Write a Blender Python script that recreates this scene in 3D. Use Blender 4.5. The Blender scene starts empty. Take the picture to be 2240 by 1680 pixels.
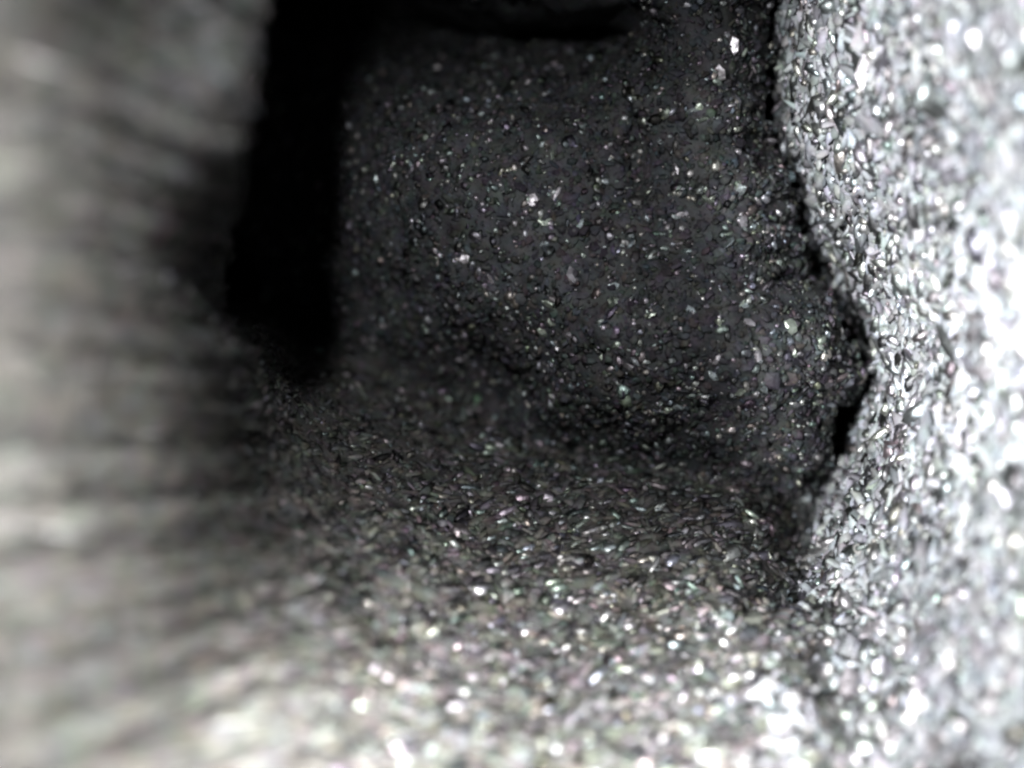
import bpy, math, random
import numpy as np
from mathutils import Vector, Matrix, noise

SEED = 11
rng = np.random.default_rng(SEED)
random.seed(SEED)
sc = bpy.context.scene
C = sc.collection

# ------------------------------------------------------------------ camera
CAM_Z = 12.0            # the lens looks straight into the hollow; focus lies on the plane z = 0
W_FOCUS = 11.2          # width of the view on the focus plane
cam_d = bpy.data.cameras.new('camera')
cam = bpy.data.objects.new('camera', cam_d); C.objects.link(cam)
cam.location = (0, 0, CAM_Z)
cam_d.sensor_width = 36
cam_d.lens = 36 * CAM_Z / W_FOCUS
cam_d.clip_start = 0.05; cam_d.clip_end = 200
cam_d.dof.use_dof = True
cam_d.dof.focus_distance = CAM_Z - 0.1
APERTURE = 0.47         # lens opening in scene units
cam_d.dof.aperture_fstop = (cam_d.lens / 1000.0) / APERTURE
sc.camera = cam

# ------------------------------------------------------------------ world, lamps, exposure
w = bpy.data.worlds.new('World'); sc.world = w; w.use_nodes = True
w.node_tree.nodes['Background'].inputs[0].default_value = (0.6, 0.62, 0.68, 1)
w.node_tree.nodes['Background'].inputs[1].default_value = 0.004

def lamp(name, loc, aim, power, col, size, cone, blend=1.0):
    d = bpy.data.lights.new(name, 'SPOT'); d.energy = power; d.color = col
    d.shadow_soft_size = size; d.spot_size = math.radians(cone); d.spot_blend = blend
    o = bpy.data.objects.new(name, d); o.location = loc; C.objects.link(o)
    o.rotation_euler = (Vector(aim) - Vector(loc)).to_track_quat('-Z', 'Y').to_euler()
    return o
# the ring of small white lamps round the lens, each with its own narrow beam
lamp('ring_lamp', (-1.35, 3.2, 10.0), (0.0, 0.75, 0), 1350, (0.96, 0.98, 1.0), 0.2, 58)
for y in (2.0, -1.4):       # across to the right wall
    lamp('ring_lamp', (-2.45, y, 7.4), (3.6, y * 1.2, 3.3), 5200, (0.955, 0.985, 1.0), 0.2, 53, 0.7)
lamp('ring_lamp', (1.3, 0.9, 10.4), (-3.6, 0.2, 8.2), 9000, (1.0, 0.99, 0.96), 0.2, 78)
lamp('ring_lamp', (1.4, -0.4, 10.0), (-3.4, -2.6, 6.2), 5000, (1.0, 0.99, 0.95), 0.2, 66)
lamp('ring_lamp', (-0.6, -2.15, 7.0), (-1.7, -2.65, 2.2), 1500, (1.0, 0.99, 0.97), 0.2, 42)
for x, e in ((-2.4, 450), (-1.2, 1200), (0.2, 1600), (1.7, 950)):  # down on to the near slope
    lamp('ring_lamp', (x, -2.25, 6.6), (x - 0.1, -3.45, 3.3), e * 1.35, (1.0, 0.99, 0.97), 0.2, 64)

sc.view_settings.view_transform = 'Standard'
sc.view_settings.look = 'None'
sc.view_settings.exposure = 0.0
sc.view_settings.gamma = 1.0
sc.cycles.use_denoising = True
sc.cycles.max_bounces = 5
sc.cycles.diffuse_bounces = 0
sc.cycles.filter_width = 2.5
sc.cycles.glossy_bounces = 2
sc.cycles.sample_clamp_indirect = 2.0
sc.cycles.sample_clamp_direct = 0.0

# ------------------------------------------------------------------ materials
def grain_material(name, base, rough, flake_rough, spread=0.55, scale=3.2, hue=0.25):
    """dull matrix; the alpha of 'tint' marks the shiny flakes"""
    m = bpy.data.materials.new(name); m.use_nodes = True
    nt = m.node_tree; N = nt.nodes; L = nt.links
    b = N['Principled BSDF']
    tc = N.new('ShaderNodeTexCoord'); geo = N.new('ShaderNodeNewGeometry')
    n1 = N.new('ShaderNodeTexNoise'); n1.inputs['Scale'].default_value = scale
    n1.inputs['Detail'].default_value = 7; n1.inputs['Roughness'].default_value = 0.7
    L.new(geo.outputs['Position'], n1.inputs['Vector'])
    rp = N.new('ShaderNodeMapRange')
    rp.inputs['From Min'].default_value = 0.3; rp.inputs['From Max'].default_value = 0.7
    rp.inputs['To Min'].default_value = 1 - spread; rp.inputs['To Max'].default_value = 1 + spread
    L.new(n1.outputs['Fac'], rp.inputs['Value'])
    n3 = N.new('ShaderNodeTexNoise'); n3.inputs['Scale'].default_value = 5.5
    n3.inputs['Detail'].default_value = 2
    L.new(geo.outputs['Position'], n3.inputs['Vector'])
    mx = N.new('ShaderNodeMix'); mx.data_type = 'RGBA'; mx.blend_type = 'MIX'
    mx.inputs['Factor'].default_value = hue
    mx.inputs['A'].default_value = (0.5, 0.5, 0.5, 1)
    L.new(n3.outputs['Color'], mx.inputs['B'])
    at = N.new('ShaderNodeAttribute'); at.attribute_name = 'tint'
    v0 = N.new('ShaderNodeVectorMath'); v0.operation = 'MULTIPLY'
    L.new(at.outputs['Color'], v0.inputs[0]); L.new(mx.outputs['Result'], v0.inputs[1])
    v1 = N.new('ShaderNodeVectorMath'); v1.operation = 'MULTIPLY'
    v1.inputs[1].default_value = [2 * c for c in base]
    L.new(v0.outputs[0], v1.inputs[0])
    v2 = N.new('ShaderNodeVectorMath'); v2.operation = 'SCALE'
    L.new(v1.outputs[0], v2.inputs[0]); L.new(rp.outputs[0], v2.inputs['Scale'])
    fk = N.new('ShaderNodeMix'); fk.data_type = 'RGBA'
    L.new(at.outputs['Alpha'], fk.inputs['Factor'])
    L.new(v2.outputs[0], fk.inputs['A']); L.new(at.outputs['Color'], fk.inputs['B'])
    L.new(fk.outputs['Result'], b.inputs['Base Color'])
    L.new(at.outputs['Alpha'], b.inputs['Metallic'])
    rr = N.new('ShaderNodeMapRange')
    rr.inputs['To Min'].default_value = rough; rr.inputs['To Max'].default_value = flake_rough
    L.new(at.outputs['Alpha'], rr.inputs['Value']); L.new(rr.outputs[0], b.inputs['Roughness'])
    b.inputs['Specular IOR Level'].default_value = 0.35
    n2 = N.new('ShaderNodeTexNoise'); n2.inputs['Scale'].default_value = 26
    n2.inputs['Detail'].default_value = 3
    L.new(geo.outputs['Position'], n2.inputs['Vector'])
    bp = N.new('ShaderNodeBump'); bp.inputs['Strength'].default_value = 0.4
    bp.inputs['Distance'].default_value = 0.03
    L.new(n2.outputs['Fac'], bp.inputs['Height'])
    L.new(bp.outputs['Normal'], b.inputs['Normal'])
    return m

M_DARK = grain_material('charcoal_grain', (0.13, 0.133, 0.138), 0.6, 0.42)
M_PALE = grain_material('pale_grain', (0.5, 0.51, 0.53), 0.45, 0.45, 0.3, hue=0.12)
M_GREY = grain_material('grey_grain', (0.17, 0.167, 0.16), 0.55, 0.42)
M_SHADE = grain_material('painted_recess_shade', (0.006, 0.006, 0.007), 0.9, 0.5)  # near-black base colour puts the shade of the deep end into the surface

# ------------------------------------------------------------------ relief helpers
def tps(points):
    """smooth depth surface through survey points (u, v, z); u, v are plan bearings x100"""
    P = np.array(points, float)
    X = P[:, :2] / 1000.0; z = P[:, 2]
    def U(r2): return np.where(r2 > 0, r2 * np.log(r2 + 1e-12), 0)
    K = U(((X[:, None] - X[None]) ** 2).sum(-1)) + np.eye(len(X)) * 0.004
    A = np.zeros((len(X) + 3,) * 2); A[:len(X), :len(X)] = K
    A[:len(X), -3:] = np.c_[np.ones(len(X)), X]; A[-3:, :len(X)] = A[:len(X), -3:].T
    s = np.linalg.solve(A, np.r_[z, 0, 0, 0])
    def f(u, v):
        Q = np.stack([u, v], -1) / 1000.0
        D = ((Q[..., None, :] - X) ** 2).sum(-1)
        return U(D) @ s[:len(X)] + s[-3] + Q @ s[-2:]
    return f

def inside(u, v, poly):
    poly = np.array(poly, float); r = np.zeros(u.shape, bool)
    j = len(poly) - 1
    for i in range(len(poly)):
        (xi, yi), (xj, yj) = poly[i], poly[j]
        c = ((yi > v) != (yj > v)) & (u < (xj - xi) * (v - yi) / (yj - yi + 1e-9) + xi)
        r ^= c; j = i
    return r

def limb_dist(u, v):
    """distance inwards from the right-hand outline of the stone"""
    L = np.array(LIMB, float)
    return np.where(u > np.interp(v, L[:, 1], L[:, 0]), 0, dist(u, v, LIMB))

def dist(u, v, line):
    d = np.full(u.shape, 1e9)
    for a, b in zip(line[:-1], line[1:]):
        a = np.array(a, float); b = np.array(b, float); ab = b - a
        t = np.clip(((u - a[0]) * ab[0] + (v - a[1]) * ab[1]) / (ab @ ab), 0, 1)
        d = np.minimum(d, np.hypot(u - a[0] - t * ab[0], v - a[1] - t * ab[1]))
    return d

def world(u, v, z):
    k = (CAM_Z - z) / CAM_Z
    return np.stack([(u - 1120) / 200 * k, (840 - v) / 200 * k, z], -1)

def fbm(P, f, seed):
    return np.array([noise.fractal(Vector((p[0] * f + seed, p[1] * f, p[2] * f)), 0.8, 2.0, 4) for p in P])

def set_tint(me, cols):
    a = me.color_attributes.new('tint', 'FLOAT_COLOR', 'POINT')
    if cols.shape[1] == 3: cols = np.c_[cols, np.zeros(len(cols))]
    a.data.foreach_set('color', cols.astype('f').ravel())

def link(name, me, mat, parent=None):
    me.materials.append(mat)
    o = bpy.data.objects.new(name, me); C.objects.link(o); o.parent = parent
    return o

def sheet(name, mat, parent, zf, poly, step, back, amp, freq, seed, rough=1.0):
    P = np.array(poly, float)
    us = np.arange(P[:, 0].min(), P[:, 0].max() + step, step)
    vs = np.arange(P[:, 1].min(), P[:, 1].max() + step, step)
    u, v = np.meshgrid(us, vs)
    wob = rough * 16 * np.sin(v / 37 + seed) + rough * (9 * np.sin(v / 13 + 2 * seed) + 8 * np.sin(u / 19))
    ok = inside(u + wob * 0.5, v + wob * 0.4, poly)
    z = zf(u, v)
    idx = -np.ones(u.shape, int)
    q = ok[:-1, :-1] & ok[1:, :-1] & ok[:-1, 1:] & ok[1:, 1:]
    used = np.zeros(u.shape, bool)
    for a, b in ((slice(None, -1), slice(None, -1)), (slice(1, None), slice(None, -1)),
                 (slice(None, -1), slice(1, None)), (slice(1, None), slice(1, None))):
        used[a, b] |= q
    idx[used] = np.arange(used.sum())
    V = world(u[used], v[used], z[used])
    ii, jj = np.nonzero(q)
    F = np.stack([idx[ii, jj], idx[ii + 1, jj], idx[ii + 1, jj + 1], idx[ii, jj + 1]], -1)
    me = bpy.data.meshes.new(name)
    me.from_pydata(V.tolist(), [], F.tolist()); me.update()
    nrm = np.zeros(len(V) * 3, 'f'); me.vertices.foreach_get('normal', nrm); nrm = nrm.reshape(-1, 3)
    calm = np.clip((V[:, 0] * CAM_Z / (CAM_Z - V[:, 2]) + 3.2) / 2.2, 0.15, 1)
    V = V + nrm * (fbm(V, freq, seed) * amp * calm)[:, None]
    # a body behind the face: the same sheet moved back, and sides that close it
    nv = len(V)
    edges = {}
    for f in F:
        for i in range(4):
            a, b = int(f[i]), int(f[(i + 1) % 4])
            if (b, a) in edges: del edges[(b, a)]
            else: edges[(a, b)] = 1
    sides = [(b, a, a + nv, b + nv) for a, b in edges]
    me2 = bpy.data.meshes.new(name)
    me2.from_pydata(np.r_[V, V + back(V)].tolist(), [], F.tolist() + (F[:, ::-1] + nv).tolist() + sides)
    me2.update(); bpy.data.meshes.remove(me)
    me2.polygons.foreach_set('use_smooth', np.r_[np.ones(2 * len(F), bool), np.zeros(len(sides), bool)])
    set_tint(me2, np.repeat(0.9 + 0.1 * rng.random((2 * nv, 1)), 3, 1))
    o = link(name, me2, mat, parent)
    return o, V, F

def push(x, y, z):
    return lambda V: np.tile(np.array([[x, y, z]], float), (len(V), 1))

def outward(r, z):
    def f(V):
        d = V[:, :2] / (np.linalg.norm(V[:, :2], axis=1, keepdims=True) + 1e-6)
        k = np.clip((0.5 - V[:, :1]) / 1.5, 0, 1)
        return np.c_[d * r, np.full(len(V), z)] * k + np.array([[0, -0.35, -0.9]]) * (1 - k)
    return f

# icosahedron
_t = (1 + 5 ** .5) / 2
ICO_V = np.array([(-1, _t, 0), (1, _t, 0), (-1, -_t, 0), (1, -_t, 0), (0, -1, _t), (0, 1, _t),
                  (0, -1, -_t), (0, 1, -_t), (_t, 0, -1), (_t, 0, 1), (-_t, 0, -1), (-_t, 0, 1)], float)
ICO_V /= np.linalg.norm(ICO_V[0])
ICO_F = np.array([(0, 11, 5), (0, 5, 1), (0, 1, 7), (0, 7, 10), (0, 10, 11), (1, 5, 9), (5, 11, 4), (11, 10, 2),
                  (10, 7, 6), (7, 1, 8), (3, 9, 4), (3, 4, 2), (3, 2, 6), (3, 6, 8), (3, 8, 9), (4, 9, 5),
                  (2, 4, 11), (6, 2, 10), (8, 6, 7), (9, 8, 1)])

def chip_variants(mat, n, tint):
    out = []
    for k in range(n):
        v = ICO_V * rng.uniform(0.6, 1.3, (12, 1))
        me = bpy.data.meshes.new('grain'); me.from_pydata(v.tolist(), [], ICO_F.tolist()); me.update()
        set_tint(me, np.repeat(tint(1), 12, 0)); me.materials.append(mat)
        out.append(me)
    return out

def tint_fn(lo, hi, sat, flakes, flake_sat=0.08):
    def f(n):
        g = rng.uniform(lo, hi, (n, 1))
        c = np.clip(g * (1 + sat * rng.normal(size=(n, 3))), 0.02, 2)
        k = rng.random(n) < flakes
        c[k] = np.clip(rng.uniform(0.12, 1.0, (k.sum(), 1)) * (1 + flake_sat * rng.normal(size=(k.sum(), 3))), 0.05, 1)
        return np.c_[c, k.astype(float)]
    return f

def rand_frames(nr, tilt):
    n = nr + rng.normal(size=nr.shape) * tilt
    n /= np.linalg.norm(n, axis=1, keepdims=True)
    a = rng.normal(size=n.shape); t = np.cross(n, a); t /= np.linalg.norm(t, axis=1, keepdims=True)
    b = np.cross(n, t)
    return t, b, n

def grains(parent, mat, V, F, density, smin, smax, power, tint, tilt, flat, n_parts=300, along=None, stretch=1.0, band=None):
    """strew faceted grains over a relief: the largest as parts, the rest joined as stuff"""
    A, B, D = V[F[:, 0]], V[F[:, 1]], V[F[:, 3]]
    nr = np.cross(B - A, D - A); ar = np.linalg.norm(nr, axis=1)
    nr = nr / (ar[:, None] + 1e-9)
    n = int(ar.sum() * density)
    f = rng.choice(len(F), n, p=ar / ar.sum())
    p = A[f] + (B - A)[f] * rng.random((n, 1)) + (D - A)[f] * rng.random((n, 1))
    s = smin + (smax - smin) * rng.random(n) ** power
    t, b, nn = rand_frames(nr[f], tilt)
    asp = rng.uniform(0.55, 1.5, (n, 2))
    if along is not None:
        lng = band(p)[3] if band is not None else np.zeros(n)
        t = np.array([along]) + rng.normal(size=(n, 3)) * (0.25 - 0.21 * lng)[:, None]
        t -= nn * (t * nn).sum(1, keepdims=True); t /= np.linalg.norm(t, axis=1, keepdims=True) + 1e-9
        b = np.cross(nn, t); asp[:, 0] *= stretch; asp[:, 1] /= stretch ** 0.5
    ax = t * (s * asp[:, 0])[:, None]; ay = b * (s * asp[:, 1])[:, None]
    az = nn * (s * flat * rng.uniform(0.7, 1.3, n))[:, None]
    tt = tint(n); dull = tt[:, 3] < 0.5
    vein = np.array([noise.noise(Vector(q) * 1.7) for q in p])      # flakes gather in veins and patches
    dim = (rng.random(n) < np.clip(0.45 - 1.6 * vein, 0, 0.9)) & ~dull
    tt[dim, :3] *= 0.8 if mat is M_PALE else 0.35
    if band is not None:
        bd, calm, pale_p, _ = band(p)
        sh = (1 - 0.45 * calm)[:, None]; ax *= sh; ay *= sh; az *= sh
        ax *= (1 + 3.5 * lng)[:, None]; ay *= (1 - 0.6 * lng)[:, None]; az *= (1 - 0.65 * lng)[:, None]
        dull |= lng > 0.4
        tt[:, :3] *= bd[:, None]
        tt[:, :3] += (0.9 * bd[:, None] - tt[:, :3]) * (0.65 * lng * dull)[:, None]
        mixed = rng.random(n) < pale_p
        tt[mixed, :3] *= 2.4
        off = rng.random(n) < calm; tt[off & ~dull, :3] *= 0.6; tt[off, 3] = 0
    ax *= np.where(dull, 1, 1.15)[:, None]; ay *= np.where(dull, 1, 1.15)[:, None]; az *= np.where(dull, 0.6, 1.1)[:, None]
    p = p + nn * (s * flat * 0.2)[:, None]
    # what the lens sees largest
    k = CAM_Z / (CAM_Z - p[:, 2])
    x, y = p[:, 0] * k, p[:, 1] * k
    view = (np.abs(x) < 5.5) & (np.abs(y) < 4.1) & (x > -1.2) & (p[:, 2] < 4.5)
    size = np.where(view, s * k, 0) * np.where(p[:, 2] > -1.6, 1, 0.01)
    big = np.argsort(-size)[:n_parts]
    rest = np.ones(n, bool); rest[big] = False
    chips = chip_variants(mat, 14, tint)
    for i, q in enumerate(big):
        o = bpy.data.objects.new('grain', chips[i % 14]); C.objects.link(o)
        M = Matrix(((ax[q, 0], ay[q, 0], az[q, 0], p[q, 0]), (ax[q, 1], ay[q, 1], az[q, 1], p[q, 1]),
                    (ax[q, 2], ay[q, 2], az[q, 2], p[q, 2]), (0, 0, 0, 1)))
        o.parent = parent
        o.matrix_world = M
    r = np.nonzero(rest)[0]; m = len(r)
    T = ICO_V[None] * rng.uniform(0.6, 1.3, (m, 12, 1))
    vv = p[r][:, None] + T[:, :, 0:1] * ax[r][:, None] + T[:, :, 1:2] * ay[r][:, None] + T[:, :, 2:3] * az[r][:, None]
    ff = (ICO_F[None] + (np.arange(m) * 12)[:, None, None]).reshape(-1, 3)
    me = bpy.data.meshes.new('grain_cover')
    me.vertices.add(m * 12); me.vertices.foreach_set('co', vv.astype('f').ravel())
    me.loops.add(len(ff) * 3); me.loops.foreach_set('vertex_index', ff.astype('i').ravel())
    me.polygons.add(len(ff)); me.polygons.foreach_set('loop_start', np.arange(0, len(ff) * 3, 3, dtype='i'))
    me.update(calc_edges=True)
    tt = tt[r]
    set_tint(me, np.repeat(tt, 12, 0))
    o = link('grain_cover', me, mat, parent); o['kind'] = 'stuff'
    return n

def thing(name, label, cat):
    o = bpy.data.objects.new(name, None); C.objects.link(o)
    o['label'] = label; o['category'] = cat; o['kind'] = 'thing'
    return o

# ------------------------------------------------------------------ deep end of the hollow
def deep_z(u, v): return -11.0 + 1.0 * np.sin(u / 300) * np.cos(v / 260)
void, _, _ = sheet('hollow_end', M_SHADE, None, deep_z, [(-700, -600), (3000, -600), (3000, 2300), (-700, 2300)], 60, push(0, 0, -1), 0.3, 0.4, 3.1)
void['kind'] = 'structure'; void['label'] = 'end of the hollow, its deep shade put in as a near-black colour'

# ------------------------------------------------------------------ dark granular stone in the middle
LIMB = [(1690, -420), (1688, -100), (1692, 60), (1684, 170), (1700, 290), (1732, 390), (1752, 470), (1772, 540),
        (1800, 610), (1846, 680), (1884, 760), (1892, 820), (1872, 880), (1832, 925), (1836, 985), (1806, 1060),
        (1786, 1130), (1768, 1210), (1756, 1290), (1748, 1400)]
stone = thing('dark_stone', 'dark charcoal granular stone bulging out of the hollow, speckled with sparkling grains', 'stone')
zs = tps([(1250, 600, .05), (1100, 450, -.15), (900, 500, -.8), (800, 480, -1.5), (720, 450, -2.4), (640, 420, -4),
          (900, 230, -1.4), (780, 250, -2.3), (1100, 220, -.9), (1250, 250, -.5), (1400, 200, -.3), (1380, 350, -.35),
          (1250, 110, -1.8), (1000, 110, -2.6), (850, 130, -3.2), (650, 130, -4.5), (600, -200, -5),
          (900, 20, -3.0), (1050, 10, -1.4), (1180, 10, -.5), (1350, 0, .0), (1150, -200, .8), (900, -250, -2.4), (1500, -200, .6),
          (1500, 20, .0), (1600, 120, .15), (1550, 330, .0), (1480, 420, -.25), (1640, 450, .0), (1500, 560, .0), (1600, 700, .35),
          (1720, 780, .25), (1700, 620, 0), (1400, 750, .35), (1200, 800, -.5), (1000, 700, -.9), (880, 650, -1.6), (760, 640, -2.4), (640, 640, -3.6),
          (1050, 850, -2.4), (1300, 930, -.8), (1500, 940, -.45), (1680, 930, -.2), (1650, 1050, -1.0), (1300, 1080, -2.0),
          (1000, 1000, -1.8), (1650, 1300, -.9), (1300, 1350, -1.8), (800, 900, -3)])
def stone_z(u, v):
    z = zs(u, v) - 2.2 * np.clip((v - 1060) / 110, 0, 1)
    d = np.clip(limb_dist(u + 12 * np.sin(v / 23) + 8 * np.sin(v / 9.7 + 1) + 7 * np.sin(v / 41), v) / 190.0, 0, 1)
    z = z - 1.5 * (1 - np.sqrt(np.clip(1 - (1 - d) ** 2.0, 0, 1)))
    # the groove across the top and the notch right of the middle
    g = dist(u, v, [(560, 20), (850, 55), (1100, 62), (1330, 40)])
    z = z - 2.4 * np.exp(-(g / 72) ** 2)
    g = dist(u, v, [(1392, 250), (1398, 420)])
    z = z - 0.28 * np.exp(-(g / 16) ** 2)
    return z
poly = LIMB + [(1500, 1420), (1200, 1420), (850, 1100), (600, 800), (520, 500), (500, 0), (500, -420)]
_, V, F = sheet('stone_face', M_DARK, stone, stone_z, poly, 12, push(0, 0, -1.2), 0.11, 1.6, 7.3)
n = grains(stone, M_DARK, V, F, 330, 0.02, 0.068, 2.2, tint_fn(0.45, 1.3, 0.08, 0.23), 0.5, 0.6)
print('stone', n)

# ------------------------------------------------------------------ pale glittering wall at the right
zg = tps([(-400, -400, 8.2), (0, -400, 6.4), (400, -400, 4.6), (650, -400, 3.3),
          (-400, 0, 8), (0, 0, 6.1), (250, 0, 4.8), (450, 0, 4.8), (620, 0, 4.0),
          (-400, 400, 8), (0, 400, 6.0), (250, 400, 4.6), (450, 400, 4.5), (560, 400, 3.8),
          (-400, 750, 7.9), (0, 750, 5.8), (250, 750, 4.2), (450, 750, 3.3), (560, 750, 1.2), (620, 690, -3), (800, 760, -3.0), (1100, 720, -3.8),
          (1500, 800, -3.6), (0, 900, 5.6), (300, 900, 3.8), (600, 900, 1.0), (850, 900, -1.3), (1100, 900, -2.3), (1600, 950, -2.0),
          (0, 1100, 5.4), (300, 1100, 3.8), (600, 1100, 1.8), (850, 1100, .6), (1100, 1100, .0), (1400, 1100, -.2), (1600, 1100, -.5), (1760, 1100, -1.0), (1790, 1240, -.2),
          (-400, 1100, 7.6), (0, 1300, 5.2), (400, 1300, 3.7), (750, 1300, 2.3), (1000, 1300, 1.4), (1400, 1300, 1.0), (1760, 1300, .7),
          (-400, 1500, 7.4), (0, 1500, 5.2), (400, 1500, 4.0), (900, 1500, 2.7), (1400, 1500, 2.1), (1800, 1500, 2.0),
          (0, 1680, 5.6), (600, 1680, 4.3), (1100, 1680, 3.4), (1760, 1680, 3.1),
          (-400, 2060, 8), (0, 2060, 6.6), (1000, 2060, 5.0), (1800, 2060, 4.8)])
pale = thing('glittering_wall', 'pale glittering granular wall, brightest and most blurred toward the right edge', 'wall')
zp = tps([(1640, 0, -1.4), (1720, 0, -.5), (1820, 0, .8), (1950, 0, 2.0), (2100, 0, 3.3), (2240, 0, 4.4), (2600, 0, 5.6),
          (1720, -400, -.4), (2240, -400, 4.6), (2700, -400, 6),
          (1660, 400, -1.4), (1760, 400, -.4), (1900, 400, .9), (2060, 400, 2.2), (2240, 400, 3.8), (2600, 400, 5.4),
          (1700, 790, -2.2), (1860, 790, -.6), (1960, 790, .6), (2080, 790, 1.9), (2240, 790, 3.4), (2600, 790, 5),
          (1640, 1150, -1.2), (1770, 1150, .1), (1900, 1150, 1.2), (2060, 1150, 2.2), (2240, 1150, 3.5), (2600, 1150, 5),
          (1640, 1400, .2), (1760, 1400, 1.0), (1900, 1400, 1.8), (2240, 1400, 3.6), (2600, 1400, 5),
          (1640, 1680, 2.7), (1760, 1680, 3.0), (1950, 1680, 3.4), (2240, 1680, 4.2), (2600, 1680, 5.4),
          (1700, 2050, 4.6), (2240, 2050, 5.2), (2700, 2050, 6)])
poly = [(1640, -420), (1640, 300), (1700, 700), (1640, 1100), (1680, 1250), (1640, 1360), (1600, 1500), (1580, 2060), (2700, 2060), (2700, -420)]
def pale_z(u, v):
    d = dist(u, v, LIMB[:-2])
    z = zp(u, v)
    z = np.where(z > 0, z * 0.86, z) - (0.45 + 0.65 * np.clip((v - 300) / 300, 0, 1)) * np.exp(-d / 80.0) * np.clip((1400 - v) / 200, 0, 1)
    z = z - 0.95 * np.exp(-((v - 990) / 290) ** 2) * np.exp(-d / 110)
    m = np.clip((v - 1260) / 140, 0, 1) * np.clip(1 - (u - 1730) / 300, 0, 1)     # low down it runs out on to the slope
    return z * (1 - m) + (zg(u, v) + (u - 1730) / 100 * 0.09) * m
_, V, F = sheet('wall_face', M_PALE, pale, pale_z, poly, 13, push(0.75, -0.45, -0.7), 0.09, 1.8, 2.2)
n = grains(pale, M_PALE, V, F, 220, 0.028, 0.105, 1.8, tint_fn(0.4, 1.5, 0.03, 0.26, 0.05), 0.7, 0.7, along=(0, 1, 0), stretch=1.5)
print('pale', n)

# ------------------------------------------------------------------ grey wall curving from the left into the bottom slope
grey = thing('curved_wall', 'grey granular wall curving from the blurred left side down into the bright bottom slope', 'wall')
def grey_z(u, v):
    z = zg(u, v)
    d = np.clip(limb_dist(u + 10 * np.sin(v / 17) + 7 * np.sin(v / 8.3), v) / 190.0, 0, 1)
    z = z - 2.0 * (1 - np.sqrt(np.clip(1 - (1 - d) ** 2.0, 0, 1))) * np.clip((1380 - v) / 160, 0, 1)
    # ridges running down the wall towards the deep end
    k = np.clip((1000 - u) / 500, 0, 1)
    a = np.arctan2(v - 950, 2000 - u)
    return z + k * 0.1 * streak(a, z)
_rw = np.random.default_rng(5)
_comb = [(f, _rw.uniform(0, 6.3), _rw.uniform(0.3, 1), _rw.uniform(-0.07, 0.07)) for f in _rw.uniform(45, 190, 18)]
def streak(a, z):
    return sum(m * np.sin(a * f + p + q * z) for f, p, m, q in _comb) / 4.0
def streak_band(P):
    """tint streaks that run along the wall"""
    k = CAM_Z / (CAM_Z - P[:, 2])
    u = P[:, 0] * k * 200 + 1120; v = 840 - P[:, 1] * k * 200
    a = np.arctan2(v - 950, 2000 - u)
    k = np.clip((900 - u) / 400, 0, 1)
    return 1 + k * np.clip(0.9 * streak(a, P[:, 2] * 1.3 + 2), -0.8, 1.3), 0.98 * np.clip((1050 - u) / 400, 0, 1), 0.8 * np.clip((u - 1150) / 550, 0, 1) * np.clip((v - 1150) / 250, 0, 1), \
        np.clip((450 + 400 * np.clip((v - 700) / 250, 0, 1) - u) / 300, 0, 1) * np.clip((P[:, 2] - 1.6) / 1.2, 0, 1)
poly = [(-420, -420), (660, -420), (590, 0), (545, 300), (515, 520), (490, 660), (520, 700), (800, 690), (1000, 700), (1300, 820), (1860, 900),
        (1860, 1300), (1790, 1420), (1770, 2060), (-420, 2060)]
_, V, F = sheet('curved_face', M_GREY, grey, grey_z, poly, 13, outward(0.9, -0.4), 0.09, 1.5, 5.7, 0.3)
n = grains(grey, M_GREY, V, F, 300, 0.02, 0.085, 2.4, tint_fn(0.35, 1.5, 0.06, 0.24), 0.6, 0.6, along=(1, 0, -0.6), stretch=1.7, band=streak_band)
print('grey', n)
